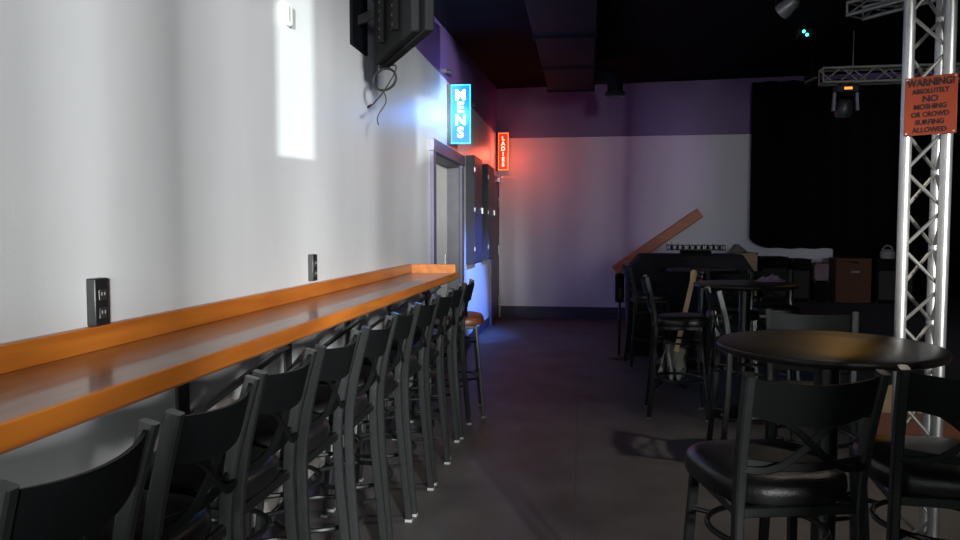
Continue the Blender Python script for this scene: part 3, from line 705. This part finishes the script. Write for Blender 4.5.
def crate(name, lab, cat, x0, x1, y0, y1, z0, z1, mt, grille=False, handle=True):
    g = empty(name, ((x0 + x1) / 2, (y0 + y1) / 2, z0), 0, lab, cat)
    LP(MB().bb((x0, y0, z0), (x1, y1, z1)), 'case_shell', MT[mt], g, bevel=0.012)
    if grille: LP(MB().bb((x0 + .03, y0 - 0.006, z0 + .05), (x1 - .03, y0 - 0.0005, z1 - .17)), 'grille', MT['grille'], g)
    if handle:
        m = MB(); xc = (x0 + x1) / 2; m.tube([(xc - .07, y0 - .002, z1 - .06), (xc - .06, y0 - .03, z1 - .06), (xc + .06, y0 - .03, z1 - .06), (xc + .07, y0 - .002, z1 - .06)], 0.008, 8); LP(m, 'handle', MT['black_metal'], g)
    for q in (0, 1):
        for z in (z0 + .001, z1 - .026): LP(MB().bb((x0 - .004 if q == 0 else x1 - .02, y0 - .005, z), (x0 + .02 if q == 0 else x1 + .004, y0 + .02, z + .03)), 'corner_cap', MT['black_metal'], g)
    return g
spk = crate('speaker_cabinet', 'small black speaker cabinet on a stand left of the covered desk', 'speaker', 0.34, 0.44, 8.62, 8.80, 0.66, 0.99, 'tv_plastic', True, False)
LP(MB().tube([(0.39, 8.71, 0.02), (0.39, 8.71, 0.66)], 0.016), 'stand_pole', MT['black_metal'], spk)
LP(MB().lathe([(0.13, 0.0), (0.13, 0.014), (0.03, 0.03)], 24, (0.39, 8.71, 0)), 'stand_base', MT['black_metal'], spk)
crate('plywood_case', 'light plywood case on the stage just right of the covered desk', 'case', 2.09, 2.47, 11.2, 11.6, SZ, 1.16, 'ply', False, False)
crate('rack_case', 'black equipment rack case right of the plywood case', 'case', 2.54, 2.92, 11.3, 11.7, SZ, 1.10, 'tv_plastic', True)
crate('rack_case', 'black equipment case between the rack case and the pink tub', 'case', 2.97, 3.24, 11.3, 11.7, SZ, 1.07, 'tv_plastic', True)
crate('storage_tub', 'black storage tub under the dull pink tub', 'tub', 3.27, 3.47, 11.25, 11.55, SZ, 0.75, 'tv_plastic', False, False)
crate('storage_tub', 'dull pink tub stacked on a black one beside the brown amplifier', 'tub', 3.27, 3.47, 11.25, 11.55, 0.757, 1.01, 'pinkbox', False, False)
am = crate('guitar_amplifier', 'brown boxy amplifier standing at the rear of the stage', 'amplifier', 3.55, 4.03, 11.2, 11.55, SZ, 1.09, 'amp', False)
am2 = MB().bb((3.75, 11.192, 0.88), (3.86, 11.197, 0.91)); LP(am2, 'badge', MT['pale'], am)['label'] = 'pale oval badge'
crate('equipment_case', 'black case with a pale bag on top, right of the brown amplifier', 'case', 4.1, 4.6, 11.2, 11.6, SZ, 1.08, 'tv_plastic', True)
m = MB(); m.lathe([(0.085, 0), (0.10, 0.03), (0.095, 0.10), (0.06, 0.13), (0.02, 0.14)], 20, (4.30, 11.38, 1.08))
m.tube(arc(14, lambda t: (4.30 + 0.07 * cos(pi * t), 11.38, 1.18 + 0.09 * sin(pi * t))), 0.011, 8)
tag(m.build('pale_bag', MT['pale']), 'small pale bag with a round handle on a black case at the stage rear', 'bag')
m = MB(); m.prism([(-0.12, 0), (0.14, 0), (0.0, 0.12), (-0.03, 0.12)], -0.1, 0.1, Matrix.Translation((2.22, 11.4, 1.162)))
tag(m.build('wedge_speaker', MT['black_plastic'], bevel=0.006), 'black wedge shaped unit on top of the plywood case', 'speaker')
# crumpled cloth on the middle table
m = MB(); n = 26; vs = []
for i in range(n):
    for j in range(n):
        u, v_ = -1 + 2 * i / (n - 1), -1 + 2 * j / (n - 1)
        r2 = min(1, u * u + v_ * v_)
        z_ = (1 - r2) * (0.030 + 0.016 * sin(7 * u + 3 * v_) + 0.012 * sin(11 * v_ - 5 * u)) + 0.004
        vs.append((1.515 + 0.12 * u * (1 - .15 * v_ * v_), 6.385 + 0.075 * v_ * (1 - .2 * u * u), 1.0715 + max(0.002, z_)))
m.add(vs, [(i * n + j, (i + 1) * n + j, (i + 1) * n + j + 1, i * n + j + 1) for i in range(n - 1) for j in range(n - 1)], True)
o = m.build('crumpled_cloth', MT['purplecloth']); o.modifiers.new('t', 'SOLIDIFY').thickness = 0.002
tag(o, 'crumpled dusty purple cloth lying on the right of the middle round table', 'cloth')

# bass guitar leaning on a floor stand behind the middle table
gt = empty('bass_guitar', (0.80, 7.2, 0.06), 0, 'black electric guitar with bright maple neck standing left of the middle round table', 'guitar')
tilt = Matrix.Rotation(R(13), 4, 'Y') @ Matrix.Rotation(R(-9), 4, 'X')
def G(mb, n, mt, **k):
    o = mb.build(n, MT[mt], gt, **k); o.matrix_local = tilt; return o
out = [(-.02, 0), (.07, .005), (.135, .05), (.15, .12), (.125, .19), (.11, .24), (.13, .30), (.135, .36), (.10, .385), (.055, .36), (.03, .35), (-.03, .35), (-.06, .37), (-.095, .41), (-.13, .40), (-.135, .34), (-.115, .26), (-.12, .19), (-.155, .12), (-.13, .04)]
G(MB().prism(out, -0.02, 0.02), 'body', 'guitar_black', bevel=0.008)
G(MB().prism([(-.01, .14), (.07, .10), (.10, .16), (.075, .24), (.09, .32), (.04, .33), (-.03, .32), (-.06, .25)], -0.0235, -0.0205), 'pickguard', 'pickguard')
m = MB(); m.add([(-.022, -.024, .28), (.022, -.024, .28), (.022, -.004, .28), (-.022, -.004, .28), (-.021, -.022, .93), (.021, -.022, .93), (.021, -.004, .93), (-.021, -.004, .93)], [(0, 1, 2, 3), (4, 7, 6, 5), (0, 4, 5, 1), (1, 5, 6, 2), (2, 6, 7, 3), (3, 7, 4, 0)])
nk = G(m, 'neck', 'maple')
G(MB().prism([(-.02, .92), (.02, .92), (.042, .95), (.030, 1.0), (.034, 1.05), (.015, 1.085), (-.015, 1.09), (-.034, 1.06), (-.022, .98)], -0.02, -0.004), 'headstock', 'maple', bevel=0.003)
m = MB(); [(m.tube([(.04, -.012, z), (.07, -.012, z)], .004, 8), m.box((.078, -.012, z), (.016, .006, .02))) for z in (.96, 1.0, 1.04, 1.08)]; G(m, 'tuning_pegs', 'steel')
m = MB(); [m.tube([(-.012 + .008 * k, -.0265, .12), (-.012 + .008 * k, -.025, .97)], .0008, 4) for k in range(4)]; G(m, 'strings', 'steel')
gs = empty('guitar_stand', (0.80, 7.2, 0), 0, 'low black stand holding the electric guitar', 'stand')
m = MB(); m.tube([(-.14, -.12, .012), (0, .03, .09), (.14, -.12, .012)], .009, 8); m.tube([(0, .03, .09), (.02, .2, .012)], .009, 8); m.build('stand_legs', MT['black_metal'], gs)
m = MB(); m.tube([(-.1, -.07, .05), (-.1, .0, .045), (.1, .0, .045), (.1, -.07, .05)], .008, 8); m.build('cradle', MT['black_metal'], gs)
